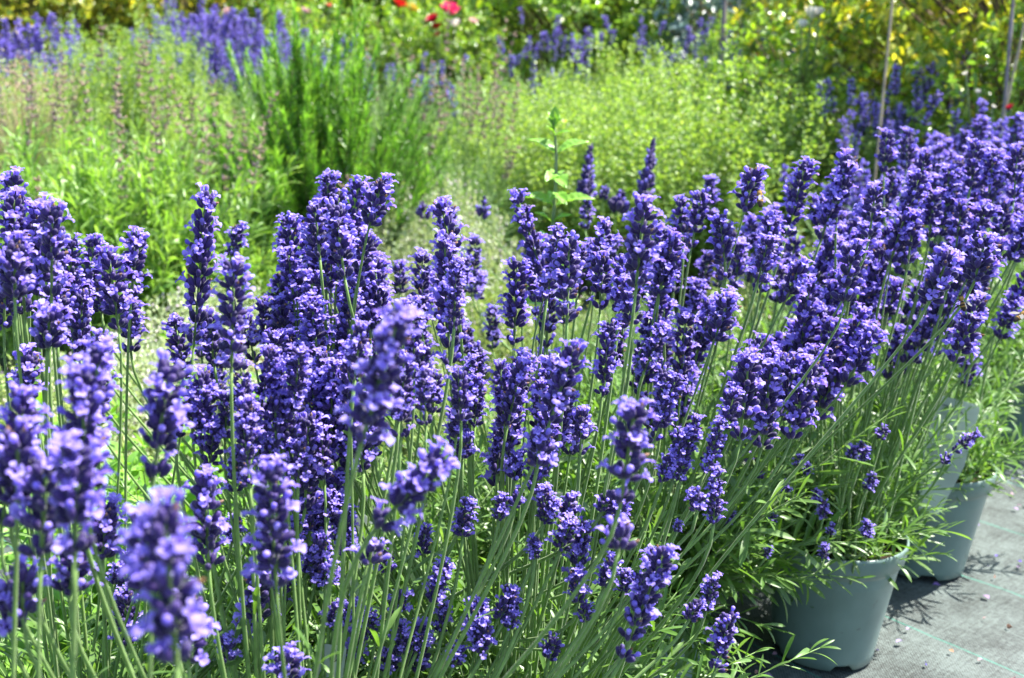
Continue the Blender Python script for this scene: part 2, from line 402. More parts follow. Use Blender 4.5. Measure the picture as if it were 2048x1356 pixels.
def lav_foliage(seed, over=1.0, clear=False):
    sh = shoots(62 if clear else 50, .078, .138, .80, .14 if clear else .11, .38 if clear else .29, seed, .15) + shoots(int(46 * over), .085, .136, 1.35, .09, .20 * (1 + .35 * (over - 1)), seed + 50, .35)
    if clear:   # the pot side towards the path stays free of hanging shoots
        keep = []
        for p in sh:
            e = p[-1] - [0, 0, .14]; front = math.cos(math.atan2(e[1], e[0]) - math.radians(-80))
            if not (front > .1 and (e[2] < .045 or math.hypot(e[0], e[1]) > .17)): keep.append(p)
        sh = keep
    return herb_mesh('lavender_foliage', [M['lav_leaf'], M['stalk']], sh, seed + 7, LEAVES, (.028, .060), .0125, (30, 62), .12, .0012)
LAV_FOL = [lav_foliage(20 + 3 * i, 1.55) for i in range(4)]
LAV_CLEAR = [lav_foliage(120 + 3 * i, 1.0, True) for i in range(2)]

# ------------------------------------------------------------------ pots
def pot_mesh():
    sides = 64; H, RT, RB = .166, .1125, .080
    prof = [(RB - .004, .0), (RB, .001), (RB + .001, .012), (RB + (RT - .008 - RB) * .9, H - .034), (RT - .0075, H - .028), (RT - .003, H - .0255), (RT, H - .004), (RT - .0008, H - .001), (RT - .0028, H), (RT - .0045, H - .002), (RT - .009, H - .03), (RB - .002, .02)]
    t = lathe(prof, sides); v = np.array(t.v)
    # drainage notches in the foot
    for j in range(sides):
        if (j % 16) in (0, 1, 2, 3):
            for i in (0, 1): v[i * sides + j, 2] += .007
    t.v = [tuple(x) for x in v]
    t.add([(0, 0, .022)] + [((RB - .002) * math.cos(2 * math.pi * j / sides), (RB - .002) * math.sin(2 * math.pi * j / sides), .021) for j in range(sides)], [(0, 1 + j, 1 + (j + 1) % sides) for j in range(sides)])
    b = Big(); b.add(t); return b.mesh('pot', [M['pot']])
def pot_material():
    m, t, b, out = mat('pot_plastic'); N = t.nodes.new; L = t.links.new
    tc = N('ShaderNodeTexCoord'); nz = N('ShaderNodeTexNoise'); nz.inputs['Scale'].default_value = 22; nz.inputs['Detail'].default_value = 8; L(tc.outputs['Object'], nz.inputs['Vector'])
    r = N('ShaderNodeValToRGB'); r.color_ramp.elements[0].position = .32; r.color_ramp.elements[1].position = .72
    r.color_ramp.elements[0].color = (.105, .162, .142, 1); r.color_ramp.elements[1].color = (.135, .20, .178, 1); L(nz.outputs[0], r.inputs[0])
    # dirt specks
    sp = N('ShaderNodeTexNoise'); sp.inputs['Scale'].default_value = 75; sp.inputs['Detail'].default_value = 2; L(tc.outputs['Object'], sp.inputs['Vector'])
    rs = N('ShaderNodeValToRGB'); rs.color_ramp.elements[0].position = .70; rs.color_ramp.elements[1].position = .76
    rs.color_ramp.elements[0].color = (0, 0, 0, 1); rs.color_ramp.elements[1].color = (.6, .6, .6, 1); L(sp.outputs[0], rs.inputs[0])
    mx = N('ShaderNodeMix'); mx.data_type = 'RGBA'; L(rs.outputs[0], mx.inputs[0]); L(r.outputs[0], mx.inputs[6]); mx.inputs[7].default_value = (.06, .06, .05, 1)
    L(mx.outputs[2], b.inputs['Base Color']); b.inputs['Roughness'].default_value = .38; b.inputs['Specular IOR Level'].default_value = .5
    return m
M['pot'] = pot_material()
POT = pot_mesh()
def soil_mesh():
    r = np.random.default_rng(5); b = Big(); n = 40; t = Tpl(); v = [(0, 0, .148)]; f = []
    for i in range(1, 9):
        for j in range(n):
            a = 2 * math.pi * j / n; q = .103 * i / 8; v.append((q * math.cos(a), q * math.sin(a), .143 + r.uniform(0, .006)))
    for j in range(n): f.append((0, 1 + j, 1 + (j + 1) % n))
    for i in range(7):
        for j in range(n): k = (j + 1) % n; f.append((1 + i * n + j, 1 + (i + 1) * n + j, 1 + (i + 1) * n + k, 1 + i * n + k))
    t.add(v, f); b.add(t); return b.mesh('soil', [M['soil']], False)
SOIL = soil_mesh()

# ------------------------------------------------------------------ the potted lavenders
p1 = on_plane(1645, 1292); p2 = on_plane(1826, 1150); p3 = on_plane(1926, 985)
LAV = {  # key: x, y, label
 'P1': (p1.x, p1.y, 'lavender in the nearest grey-green pot beside the path, whole pot showing'),
 'P2': (p2.x + .026, p2.y + .050, 'lavender in the second grey-green path pot, a pale label at its rim'),
 'P3': (p3.x - .055, p3.y + .02, 'lavender in the third pot along the path, its pot mostly hidden behind the second pot'),
 'P4': (p3.x + .22, p3.y + .36, 'lavender at the right edge beyond the third pot, with small soft spikes'),
 'P5': (p3.x + .48, p3.y + .72, 'lavender farthest along the path edge at the far right, its spikes small and blurred'),
 'A0': (p1.x - .275, p1.y - .12, 'lavender just left of the nearest whole pot, its leafy base reaching the bottom edge'),
 'A1': (.02, 1.07, 'lavender with long bare green stalks rising in the middle of the bottom edge'),
 'A2': (-.15, .80, 'lavender with half blurred leaning spikes left of the middle, close to the camera'),
 'A3': (-.26, .50, 'lavender with the largest, most blurred spikes in the lower left corner'),
 'B0': (.045, 1.42, 'lavender in the second row behind the long bare stalks, its spikes crowding the centre'),
 'B1': (.27, 1.70, 'lavender behind the nearest whole pot, with dense spikes right of the mint sprig'),
 'B2': (.47, 2.02, 'lavender behind the second path pot, its spikes in front of the lime green marjoram'),
 'B3': (.70, 2.36, 'lavender in the back row at the upper right, in front of the yellow leaved shrub'),
 'C1': (-.18, 1.20, 'lavender with a thick crowd of sharp spikes left of centre, before the rosemary'),
 'C2': (-.385, .97, 'lavender with tall sharp spikes on clear bare stalks at the left'),
 'C3': (-.52, .76, 'lavender at the left edge of the picture, its spikes cut by the frame'),
}
LAVO = {}
for i, (k, (x, y, lab)) in enumerate(LAV.items()):
    t = thing('potted_lavender', lab, 'lavender', (x, y, 0), 0, 'potted lavenders in flower')
    LAVO[k] = (t, Vector((x, y, 0)), [0])
    obj('pot', POT, t, rot=(0, 0, i * 1.3)).scale = (.88, .88, 1.09); obj('soil', SOIL, t, rot=(0, 0, i * .7)).scale = (.88, .88, 1.08)
    fo = obj('foliage', LAV_CLEAR[i % 2], t) if k in ('P1', 'P2', 'P3') else obj('foliage', LAV_FOL[i % 4], t, rot=(0, 0, i * 2.1)); s = random.uniform(.92, 1.08) * (1.2 if k == 'A0' else 1); fo.scale = (s, s, s * random.uniform(.92, 1.1))

def bez(p0, p1, p2, p3, n):
    t = np.linspace(0, 1, n)[:, None]; p0, p1, p2, p3 = [np.array(q, float) for q in (p0, p1, p2, p3)]
    return (1 - t) ** 3 * p0 + 3 * (1 - t) ** 2 * t * p1 + 3 * (1 - t) * t * t * p2 + t ** 3 * p3

STALK_N = 0
def stalk(key, base, tip, width, rnd):
    """one flower stalk of a lavender: a stem from its crown and the flower head on top"""
    global STALK_N
    pl, pc, cnt = LAVO[key]
    if cnt[0] >= 98 or base.z < .20: return False
    cnt[0] += 1; STALK_N += 1
    ax = tip - base; L = ax.length; ax.normalize()
    hor = Vector((base.x - pc.x, base.y - pc.y, 0)); hd = hor.normalized() if hor.length > 1e-4 else Vector((1, 0, 0))
    root = pc + hd * min(.065, hor.length * .5) * rnd.uniform(.3, 1.1) + Vector((rnd.uniform(-.02, .02), rnd.uniform(-.02, .02), .144))
    D = (base - root).length
    d0 = ((base - root).normalized() * .75 + Vector((rnd.uniform(-.12, .12), rnd.uniform(-.12, .12), .55))).normalized()
    P = bez(root, root + d0 * D * .35, base - ax * min(D * .25, .07), base, 13) - np.array(root)
    b = Big(); rad = rnd.uniform(.0012, .0018)
    b.tube(P, np.linspace(rad * 1.15, rad * .85, 13), 6, 1)
    # leaf pairs on the lower stalk
    if rnd.random() < .85:
        for s0 in ([rnd.uniform(.18, .42)] + ([rnd.uniform(.45, .62)] if rnd.random() < .45 else [])):
            pos, tan = along(P, [s0]); t = tan[0]; a = rnd.uniform(0, 6.28)
            x = norm(np.cross(t, [.3, .9, .1])); y = np.cross(t, x); dd = []
            for q in (0, math.pi):
                th = math.radians(rnd.uniform(25, 55)); dd.append(t * math.cos(th) + (x * math.cos(a + q) + y * math.sin(a + q)) * math.sin(th))
            sc = rnd.uniform(.034, .062) * (1 - .6 * s0)
            b.scatter(LEAVES[rnd.randrange(3)], frames(np.array(dd), [0, 0, 1.], np.full(2, sc)), np.repeat(pos, 2, 0))
    st = obj('flower_stalk', b.mesh('stalk', [M['lav_leaf'], M['stalk']]), pl, root - pc)
    asp = L / width; best = min(ASPECTS, key=lambda a: abs(math.log(a / asp)))
    h = obj('flower_head', rnd.choice(HEADS[best]), st, base - root)
    h.rotation_mode = 'QUATERNION'
    h.rotation_quaternion = Vector((0, 0, 1)).rotation_difference(ax) @ Quaternion((0, 0, 1), rnd.uniform(0, 6.28))
    sw = width / HW; h.scale = (sw, sw, L / (best * HW))
    return True

def best_plant(base, bias=0.0):
    def cost(k):
        pl, pc, c = LAVO[k]; lean = math.hypot(base.x - pc.x, base.y - pc.y)
        fwd = base.y - pc.y
        return lean + (.25 if c[0] > 80 else 0) + (.12 if fwd > .1 else 0)
    return min(LAVO, key=cost)

WREF = 82.0
def head_px(tx, ty, bx, by, wpx, rnd, key=None, wm=.0342, zmax=.765):
    if bx > 1450 and wpx < 45 and by > 800 and wm == .0342: wm = wpx * 1.42 / F
    if by > 820 and wpx < 76 and bx < 1450 and wm == .0342: wm = wpx * (1.02 if bx > 600 else .92) / F
    wr = WREF * (1 + .16 * min(1, max(0, (bx - 1250) / 250)))
    d = wr / wpx * (wm / .0342) if wm == .0342 else wm * F / wpx
    b = at(bx, by, d); lp = math.hypot(tx - bx, ty - by) / F * d
    t = at(tx, ty, d - lp * .26 + rnd.uniform(-.12, .12) * lp)
    if t.z > zmax:     # taller than the plants grow: nearer the ground means nearer the camera is not so; push along the ray
        pass
    return stalk(key or best_plant(b), b, t, (.88 if wpx > 84 else .90) * wpx * d / F, rnd)

rd = random.Random(77)
HANDS = '''25 340 35 470 80;30 470 30 600 95;105 400 103 600 88;100 610 95 700 92;12 500 8 660 85;215 493 238 662 82;275 463 262 600 78;262 600 262 707 68;
413 372 388 690 76;480 445 462 515 52;468 512 463 745 96;575 428 594 600 66;628 400 640 520 72;668 402 690 560 78;205 660 198 848 70;165 575 158 755 66;
342 712 306 962 118;405 735 402 892 74;768 350 738 455 76;738 462 712 580 72;560 610 550 760 66;620 540 640 700 68;700 560 695 730 70;757 505 752 650 66;600 690 585 850 66;
520 800 530 960 80;665 740 660 930 74;640 590 612 740 60;545 690 520 830 64;690 640 680 800 66;730 600 720 740 62;590 560 565 640 58;
880 395 902 505 74;888 460 900 735 78;803 615 722 890 128;845 500 843 650 60;800 520 800 590 50;760 680 745 800 66;840 650 842 760 58;
1035 512 1028 692 72;1030 380 1082 540 60;1138 470 1134 640 84;1175 395 1170 462 42;1290 390 1272 578 92;1322 450 1325 560 62;1205 505 1200 625 72;1258 550 1264 650 78;
1225 470 1222 530 46;1360 393 1366 492 58;1352 500 1345 590 56;1420 352 1422 435 46;1440 425 1452 560 70;1512 330 1488 425 72;1545 425 1520 590 70;1462 585 1427 685 76;
1700 303 1678 400 68;1752 368 1738 480 72;1640 388 1640 455 60;1662 455 1640 545 60;1708 480 1690 610 82;1762 488 1750 575 62;1620 555 1598 735 70;1668 560 1650 690 66;
1905 495 1858 605 88;1975 465 1948 565 80;1962 590 1908 730 76;2032 592 1998 680 62;1945 705 1928 775 52;1775 258 1768 350 56;1815 255 1812 345 48;1850 300 1838 400 58;
1955 280 1940 380 60;1990 300 1975 400 60;2035 290 2028 400 60;1900 330 1890 430 60;1870 380 1858 480 64;1925 400 1910 510 66;2010 400 1995 500 60;1830 420 1815 530 66;
1500 700 1480 885 84;1545 715 1522 900 80;1625 715 1580 885 78;1372 620 1360 795 66;1285 690 1275 780 60;1330 735 1322 860 62;1590 640 1570 760 66;
1152 684 1098 850 92;1085 850 1075 935 92;1000 718 1012 905 56;950 685 960 800 60;1070 895 1068 990 60;1272 795 1240 1015 112;1240 1040 1236 1105 108;1172 1038 1148 1165 58;
1336 1086 1242 1322 92;1142 985 1134 1035 58;840 1245 832 1345 80;892 905 750 1060 118;750 1075 736 1130 98;537 920 553 1180 116;325 995 355 1335 160;408 938 418 1140 98;
150 872 150 1115 140;35 845 35 1010 130;45 1120 45 1235 120;249 1178 254 1295 78;570 1295 578 1375 96;1462 1222 1430 1342 66;1432 935 1427 1050 46;1487 945 1475 1045 46;
1735 893 1722 925 27;1556 950 1548 985 46;1430 1150 1412 1225 48;1650 1085 1648 1118 26;1358 1040 1352 1065 24;1958 865 1905 905 40;1897 908 1888 930 36;890 1205 880 1265 44;
715 1250 705 1330 60;1110 1270 1098 1320 60;660 1000 655 1070 50;930 865 925 920 58;850 1050 846 1110 48;450 1260 455 1325 60;780 1290 778 1345 62;1035 900 1028 960 60;1540 1090 1530 1115 24;
1770 850 1762 880 34;1240 650 1228 730 60;1100 590 1090 700 60;1395 560 1388 650 56;1480 480 1470 580 58;1590 470 1580 560 54;1560 520 1552 610 56;985 610 985 700 46;950 470 945 590 46;960 540 955 600 44;
455 780 450 880 66;430 840 420 930 66;350 800 350 880 64;540 870 540 960 66;600 880 596 960 66;700 880 690 960 70;640 1010 640 1080 60;475 900 470 985 60;750 780 742 900 72;820 760 815 840 60;870 740 865 830 58;
95 905 82 1120 132;385 1185 378 1330 112;15 1150 22 1265 118;290 1010 300 1180 140;215 1000 205 1120 96;60 700 52 800 84;150 1090 140 1190 110;520 1130 515 1240 88;690 1010 684 1110 72'''
for row in HANDS.replace('\n', '').split(';'):
    if row.strip():
        v = [float(q) for q in row.split()]
        head_px(*v, rd)

# crowds of spikes between the ones above: x0 y0 x1 y1, count, width from-to, lean
CROWDS = [(560, 470, 780, 740, 26, 54, 70, -4), (500, 640, 760, 930, 26, 56, 74, -8), (640, 430, 760, 560, 8, 56, 66, 0), (800, 440, 960, 640, 10, 50, 62, 2),
          (1340, 400, 1560, 620, 17, 46, 62, 14), (1560, 400, 1800, 640, 25, 52, 68, 22), (1440, 640, 1700, 860, 25, 58, 74, 26), (1270, 600, 1460, 820, 14, 54, 66, 14),
          (1180, 500, 1320, 640, 8, 54, 66, 10), (1740, 310, 2050, 500, 26, 42, 56, 20), (1760, 440, 2040, 640, 19, 52, 66, 26), (1700, 560, 1900, 740, 13, 52, 64, 24),
          (1840, 270, 2060, 380, 14, 34, 44, 12), (1020, 500, 1200, 680, 8, 50, 62, 6), (930, 640, 1120, 860, 8, 46, 56, 2), (0, 480, 140, 680, 8, 70, 86, 0), (140, 540, 330, 720, 5, 60, 70, -2),
          (360, 600, 480, 860, 7, 56, 70, -2), (820, 660, 960, 860, 7, 52, 62, -4), (1060, 780, 1180, 960, 5, 54, 66, 10), (1300, 820, 1480, 1000, 10, 44, 60, 14), (0, 860, 220, 1060, 5, 110, 130, 0),
          (480, 930, 700, 1120, 5, 66, 84, -4)]
GAPS = [(1500, 640, 62, 95), (990, 620, 62, 120), (300, 650, 60, 110), (60, 760, 130, 90), (1160, 770, 34, 90), (820, 470, 50, 70), (1590, 470, 30, 60), (1350, 560, 26, 60), (1420, 720, 24, 60), (1830, 480, 26, 60), (1560, 820, 40, 40)]
def open_spot(x, y): return not any(((x - a) / c) ** 2 + ((y - b_) / d) ** 2 < 1 for a, b_, c, d in GAPS)
for x0, y0, x1, y1, n, w0, w1, lean in CROWDS:
    for i in range(int(n * (.84 if x0 > 1000 else 1.0) + .5)):
        wp = rd.uniform(w0, w1); bx = rd.uniform(x0, x1); by = rd.uniform(y0 + 60, y1); L = wp * rd.choice([1.2, 1.6, 2.0, 2.4])
        if not open_spot(bx, by - L * .5): continue
        head_px(bx + lean * L / 100 * 1.6 + rd.uniform(-.16, .16) * L, by - L, bx, by, wp, rd)
# long bare stalks rising from the front plants
for key, x0, y0, x1, y1, n, lean in [('A1', 1000, 600, 1280, 940, 13, 10), ('A0', 1280, 560, 1620, 900, 14, 20), ('A2', 700, 640, 980, 960, 11, 0), ('A1', 860, 700, 1120, 1040, 8, 6), ('P1', 1560, 560, 1800, 800, 5, 22), ('A2', 480, 760, 720, 1020, 7, -3)]:
    for i in range(n):
        wp = rd.uniform(54, 72); bx = rd.uniform(x0, x1); by = rd.uniform(y0, y1); L = wp * rd.choice([1.3, 1.7, 2.1, 2.5])
        if not open_spot(bx, by - L * .5): continue
        head_px(bx + lean * L / 60 + rd.uniform(-.12, .12) * L, by - L, bx, by, wp, rd, key=key, wm=wp * rd.uniform(.92, 1.1) * {'A1': 1.05, 'A0': 1.3, 'A2': .92, 'P1': 1.55}[key] / F)
# small late buds low among the leaves
for x0, y0, x1, y1, n, w0, w1 in [(560, 1000, 1400, 1330, 44, 38, 64), (1400, 900, 1740, 1110, 16, 24, 34), (200, 1080, 620, 1330, 12, 48, 60)]:
    for i in range(n):
        wp = rd.uniform(w0, w1); bx = rd.uniform(x0, x1); by = rd.uniform(y0, y1); L = wp * rd.uniform(.7, 1.3)
        d = WREF / wp
        head_px(bx + rd.uniform(-.1, .5) * L, by - L, bx, by, wp, rd, wm=wp * (1.0 if bx < 1400 else 1.45) / F)
import sys; print('stalks', STALK_N, {k: v[2][0] for k, v in LAVO.items()}, file=sys.stderr)

# ------------------------------------------------------------------ mint
def mint_leaf(seed, m=0):
    r = random.Random(seed); nx, ny = 9, 17; t = Tpl(); v = []; f = []
    for j in range(ny):
        s = j / (ny - 1); wd = .27 * math.sin(math.pi * (s * .95 + .025) ** .82) ** .85
        for i in range(nx):
            q = i / (nx - 1) * 2 - 1; e = wd
            if abs(q) > .99: e *= (1.10 if j % 2 else .93)
            bump = .028 * math.sin(s * 34 + abs(q) * 7) * (1 - abs(q) ** 3) * min(1, abs(q) * 4)
            v.append((q * e, s + abs(q) * .05 * (1 - s), .28 * abs(q) * e + bump - .38 * s * s + .12 * s + .02 * math.sin(s * 9 + q * 4)))
    for j in range(ny - 1):
        for i in range(nx - 1):
            a = j * nx + i; f.append((a, a + 1, a + nx + 1, a + nx))
    return t.add(v, f, m)
MINTL = [mint_leaf(i) for i in range(2)]
MINT_LOW = [strip_leaf(1, .50, .45, .3, 6, 'oval'), strip_leaf(1, .46, .15, .45, 6, 'oval')]
MINT_MESH = [herb_mesh('mint_foliage', [M['mint'], M['mint_stem']], shoots(30, .13, 0, .55, .22, .36, 50 + i, .1), 60 + i, [MINTL[0], MINT_LOW[0], MINT_LOW[1]], (.032, .055), .026, (50, 80), .1, .0016, 2, 8, .4, None, .55, .008) for i in range(2)]
def mint(x, y, label, k, rz, sc=1.0):
    t = thing('mint_plant', label, 'mint', (x, y, 0), rz, 'mint plants behind the lavender')
    o = obj('foliage', MINT_MESH[k], t); o.scale = (sc, sc, sc); return t
mint(at_fwd(330, 1.62, .25), 1.62, 'bushy green mint with broad toothed leaves behind the bare stalks at the left', 0, 0, 1.05)
mint(at_fwd(120, 1.42, .2), 1.42, 'low mint in shade at the far left, behind the blurred spikes', 1, 1.0, .95)
mm = mint(at_fwd(1098, 1.72, .3), 1.72, 'mint whose tall single sprig rises above the spikes in the middle', 1, 2.0, .85)
# the tall sprig of the middle mint
mo = mm.location; D_S = 1.74
inv = Matrix.Rotation(-2.0, 4, 'Z') @ Matrix.Translation(-mo)
def loc_(px, py, d=D_S): return inv @ at(px, py, d)
pts = [inv @ Vector((mo.x, mo.y, .02)), loc_(1088, 640), loc_(1100, 500), loc_(1109, 412), loc_(1112, 350), loc_(1113, 305), loc_(1110, 268), loc_(1107, 240)]
b = Big(); tt = np.linspace(0, 1, len(pts)); t2 = np.linspace(0, 1, 30); PA = np.array(pts)
b.tube(np.stack([np.interp(t2, tt, PA[:, i]) for i in range(3)], 1), np.linspace(.0036, .0016, 30), 7, 1)
obj('tall_stem', b.mesh('mint_stem', [M['mint'], M['mint_stem']]), mm)
cam_right = inv.to_3x3() @ (CM.to_3x3() @ Vector((1, 0, 0))); cam_up = inv.to_3x3() @ (CM.to_3x3() @ Vector((0, 1, 0))); cam_bk = inv.to_3x3() @ (CM.to_3x3() @ Vector((0, 0, 1)))
def sprig_leaf(px, py, dx, dy, dz, ln, wid=1.0, face=None, seed=0):
    p = loc_(px, py); d = (cam_right * dx + cam_up * dy + cam_bk * dz).normalized()
    q = Big(); sc = np.array([[ln * wid, ln, ln]])
    up = np.array((Vector((0, 0, 1)) * 1.0 + (face or Vector((0, 0, 0)))).normalized())
    q.scatter(MINTL[seed % 2], frames(np.array([d]), up, sc, np.array([0.])), np.zeros((1, 3)))
    obj('leaf', q.mesh('mint_leaf', [M['mint']]), mm, p)
for a in [(1109, 411, -1, .50, .15, .050), (1111, 411, 1, .40, .3, .052), (1112, 306, -.9, .75, -.1, .043), (1114, 306, 1, .62, .1, .045),
          (1112, 352, .22, -.25, 1, .044), (1112, 350, -.30, -.1, .9, .036), (1112, 352, .15, .5, -1, .040), (1113, 385, .30, -.35, .9, .034), (1111, 385, -.30, -.3, .9, .030),
          (1110, 272, .8, .45, .5, .022), (1110, 272, -.4, .8, .6, .02), (1108, 250, .15, 1, .3, .022), (1107, 250, -.25, 1, .1, .020), (1108, 252, .35, .9, -.2, .020), (1107, 246, .05, 1, .5, .022), (1108, 262, .3, 1, .5, .020), (1107, 262, -.3, 1, .4, .020),
          (1101, 497, -.7, .75, .6, .042), (1102, 497, .85, .35, .5, .042), (1102, 470, .35, -.2, .9, .040), (1100, 470, -.45, -.15, .9, .038), (1104, 446, .7, .5, .5, .030), (1103, 446, -.6, .6, .6, .030), (1100, 520, .5, -.2, .8, .042), (1099, 520, -.5, -.3, .8, .042), (1098, 560, -.8, .1, .5, .045), (1098, 560, .6, -.1, .8, .045), (1092, 610, .9, .3, .2, .045), (1092, 610, -.9, .2, .2, .045)]:
    sprig_leaf(a[0], a[1], a[2], a[3], a[4], a[5] * 1.08, wid=.9, face=cam_bk * (.28 if a[4] < .7 else 1.4))

# ------------------------------------------------------------------ thyme and other low herbs behind the lavender
TINY = [strip_leaf(1, .5, .2, .3, 3, 'oval'), strip_leaf(1, .42, .5, .2, 3, 'oval')]
def thyme_mesh(mats, seed, n, r, h, flowers):
    rr = np.random.default_rng(seed); paths = []
    for i in range(n):
        a = rr.uniform(0, 6.28); q = math.sqrt(rr.random()); top = h * (1 - .55 * q * q) * rr.uniform(.7, 1.15)
        p0 = np.array([.7 * r * q * math.cos(a), .7 * r * q * math.sin(a), 0]); p1 = np.array([r * q * math.cos(a) + rr.normal(0, .02), r * q * math.sin(a) + rr.normal(0, .02), top])
        t = np.linspace(0, 1, 4)[:, None]; paths.append(p0 + (p1 - p0) * t + np.array([0, 0, .03]) * t * (1 - t))
    me = herb_mesh('thyme_foliage', mats[:2], paths, seed + 1, TINY, (.009, .016), .010, (50, 85), .25, .0007, 2, 3, .9, None, .8, .004, 3)
    b = Big(); k = flowers; sel = rr.integers(0, n, k); P = np.array([paths[i][-1] for i in sel]) + rr.normal(0, .008, (k, 3))
    b.scatter(strip_leaf(1, .9, .1, .3, 3, 'oval'), frames(norm(rr.normal(0, 1, (k, 3)) + [0, 0, .6]), [0, 0, 1.], rr.uniform(.004, .0075, k), rr.normal(0, 1, k)), P)
    return me, b.mesh('thyme_flowers', [mats[2]])
TH = {'pale': thyme_mesh([M['thyme_pale'], M['mint_stem'], M['thyme_fl']], 3, 420, .24, .20, 500),
      'green': thyme_mesh([M['thyme_green'], M['mint_stem'], M['thyme_fl']], 7, 420, .24, .17, 420),
      'red': thyme_mesh([M['red_leaf'], M['mint_stem'], M['thyme_fl']], 9, 120, .10, .14, 90)}
def thyme(kind, px, y, z, label, sc=1.0, rz=0.0, sz=1.0):
    t = thing('thyme_plant', label, 'thyme', (at_fwd(px, y, z), y, 0), rz, 'low thymes behind the lavender')
    for nm, me in zip(('foliage', 'flowers'), TH[kind]):
        o = obj(nm, me, t); o.scale = (sc, sc, sc * sz)
        if nm == 'flowers': o['kind'] = 'stuff'
thyme('pale', 870, 3.35, .25, 'pale silvery thyme mound in front of the marjoram, above the middle spikes', 1.05, 0, 1.75)
thyme('pale', 740, 3.2, .25, 'silvery thyme mound between the rosemary foot and the larger silvery mound', 0.85, 2.2, 1.5)
thyme('pale', 640, 3.15, .2, 'pale thyme with whitish flowers at the foot of the rosemary', .95, 1, 1.2)
thyme('green', 1000, 2.75, .2, 'yellow-green thyme mound left of the tall mint sprig', 1.1, 2, 1.3)
thyme('green', 1480, 2.45, .15, 'yellow-green thyme seen through the gap right of the centre spikes', 1.15, 3)
thyme('green', 1260, 2.7, .15, 'yellow-green thyme behind the central spikes, right of the mint sprig', 1.1, 4)
thyme('pale', 420, 2.45, .2, 'pale pink flowering thyme between the tall left spikes', 1.0, 5, 1.3)
thyme('green', 60, 2.05, .15, 'grey-green thyme with tiny white flowers behind the leftmost stalks', 1.2, .6)
thyme('pale', 230, 2.15, .15, 'pale flowering thyme behind the second group of left stalks', 1.05, 1.7)
thyme('green', 700, 2.3, .15, 'green thyme hidden behind the thick crowd of spikes left of centre', 1.1, 2.6)
thyme('green', 960, 2.1, .15, 'bright thyme in the gap behind the middle stalks', 1.0, 3.3)
thyme('green', 1650, 3.2, .2, 'green thyme behind the second row at the right', 1.3, 4.4, 1.3)
thyme('pale', 560, 2.2, .15, 'pale thyme with whitish flowers in the gap below the rosemary', .8, .4, 1.2)
thyme('red', 545, 2.35, .2, 'small reddish leaved thyme beside the pale flowering thyme at left', 1.0)

# ------------------------------------------------------------------ taller herbs
def upright(n, r0, r1, h, seed, edge=.35, wob=.03):
    rr = np.random.default_rng(seed); out = []
    for i in range(n):
        a = rr.uniform(0, 6.28); q = math.sqrt(rr.random()); top = h * (1 - edge * q * q) * rr.uniform(.75, 1.08)
        p0 = np.array([r0 * q * math.cos(a), r0 * q * math.sin(a), 0]); p1 = np.array([r1 * q * math.cos(a) + rr.normal(0, wob), r1 * q * math.sin(a) + rr.normal(0, wob), top])
        t = np.linspace(0, 1, 8)[:, None]; out.append(p0 + (p1 - p0) * t + np.array([rr.normal(0, .03), rr.normal(0, .03), .04]) * t * (1 - t) * 2)
    return out
OV = [strip_leaf(1, .58, .3, .35, 4, 'oval'), strip_leaf(1, .5, .6, .25, 4, 'oval')]
NEED = [strip_leaf(1, .13, .3, .3, 3, 'lance'), strip_leaf(1, .11, -.2, .3, 3, 'lance')]
MARJ = [herb_mesh('marjoram_foliage', [M['marjoram'], M['mint_stem']], upright(190, .20, .36, .70, 200 + i), 210 + i, OV, (.017, .029), .021, (45, 80), .12, .0012, 2, 14, .62, None, .6, .012, 3) for i in range(2)]
ROSM = herb_mesh('rosemary_foliage', [M['rosemary'], M['wood']], upright(165, .09, .27, .80, 220, .44, .075), 221, NEED, (.026, .042), .0066, (35, 65), .06, .0022, 3, 0, taper=.75, sides=4)
GLAV = [herb_mesh('green_lavender_foliage', [M['green_lav'], M['stalk']], upright(150, .20, .34, .46, 230 + i, .4, .05), 231 + i, LEAVES, (.045, .08), .020, (25, 60), .1, .0013, 2, 5, .8, None, .7, .01, 3) for i in range(2)]
GREY = herb_mesh('grey_lavender_foliage', [M['grey_lav'], M['stalk']], upright(150, .18, .30, .50, 240, .4, .05), 241, LEAVES, (.03, .05), .016, (20, 50), .1, .0012, 2, 4, .8, None, .7, .01, 3)
def herb(kind, cat, label, px, y, h, me, h0, sx=1.0, rz=0.0, group=None, z=None):
    t = thing(kind, label, cat, (at_fwd(px, y, h * .6), y, 0), rz, group)
    o = obj('foliage', me, t); o.scale = (sx, sx, h / h0); return t
G = 'lime green marjoram clumps'
for i, (px, y, h, sx, lab) in enumerate([
    (1130, 4.0, .64, .95, 'lime green marjoram clump behind the tall mint sprig'),
    (1310, 3.75, .68, 1.0, 'lime green marjoram clump behind the two dark salvia spikes'),
    (1500, 3.75, .70, 1.05, 'lime green marjoram clump right of the salvia spikes, the brightest and widest'),
    (1650, 4.05, .68, .9, 'lime green marjoram clump at the right end, beside the yellow leaved shrub'),
    (1400, 4.5, .76, 1.0, 'lime green marjoram clump in the back, under the distant purple spikes'),
    (1210, 4.6, .74, .95, 'lime green marjoram clump in the back, right of the faded spikes'),
    (1010, 4.5, .60, .85, 'yellowish marjoram clump left of the mint sprig, next to the faded spikes')]):
    herb('marjoram_plant', 'marjoram', lab, px, y, h, MARJ[i % 2], .70, sx, i * 1.1, G)
G = 'pale green marjoram clumps at the upper left'
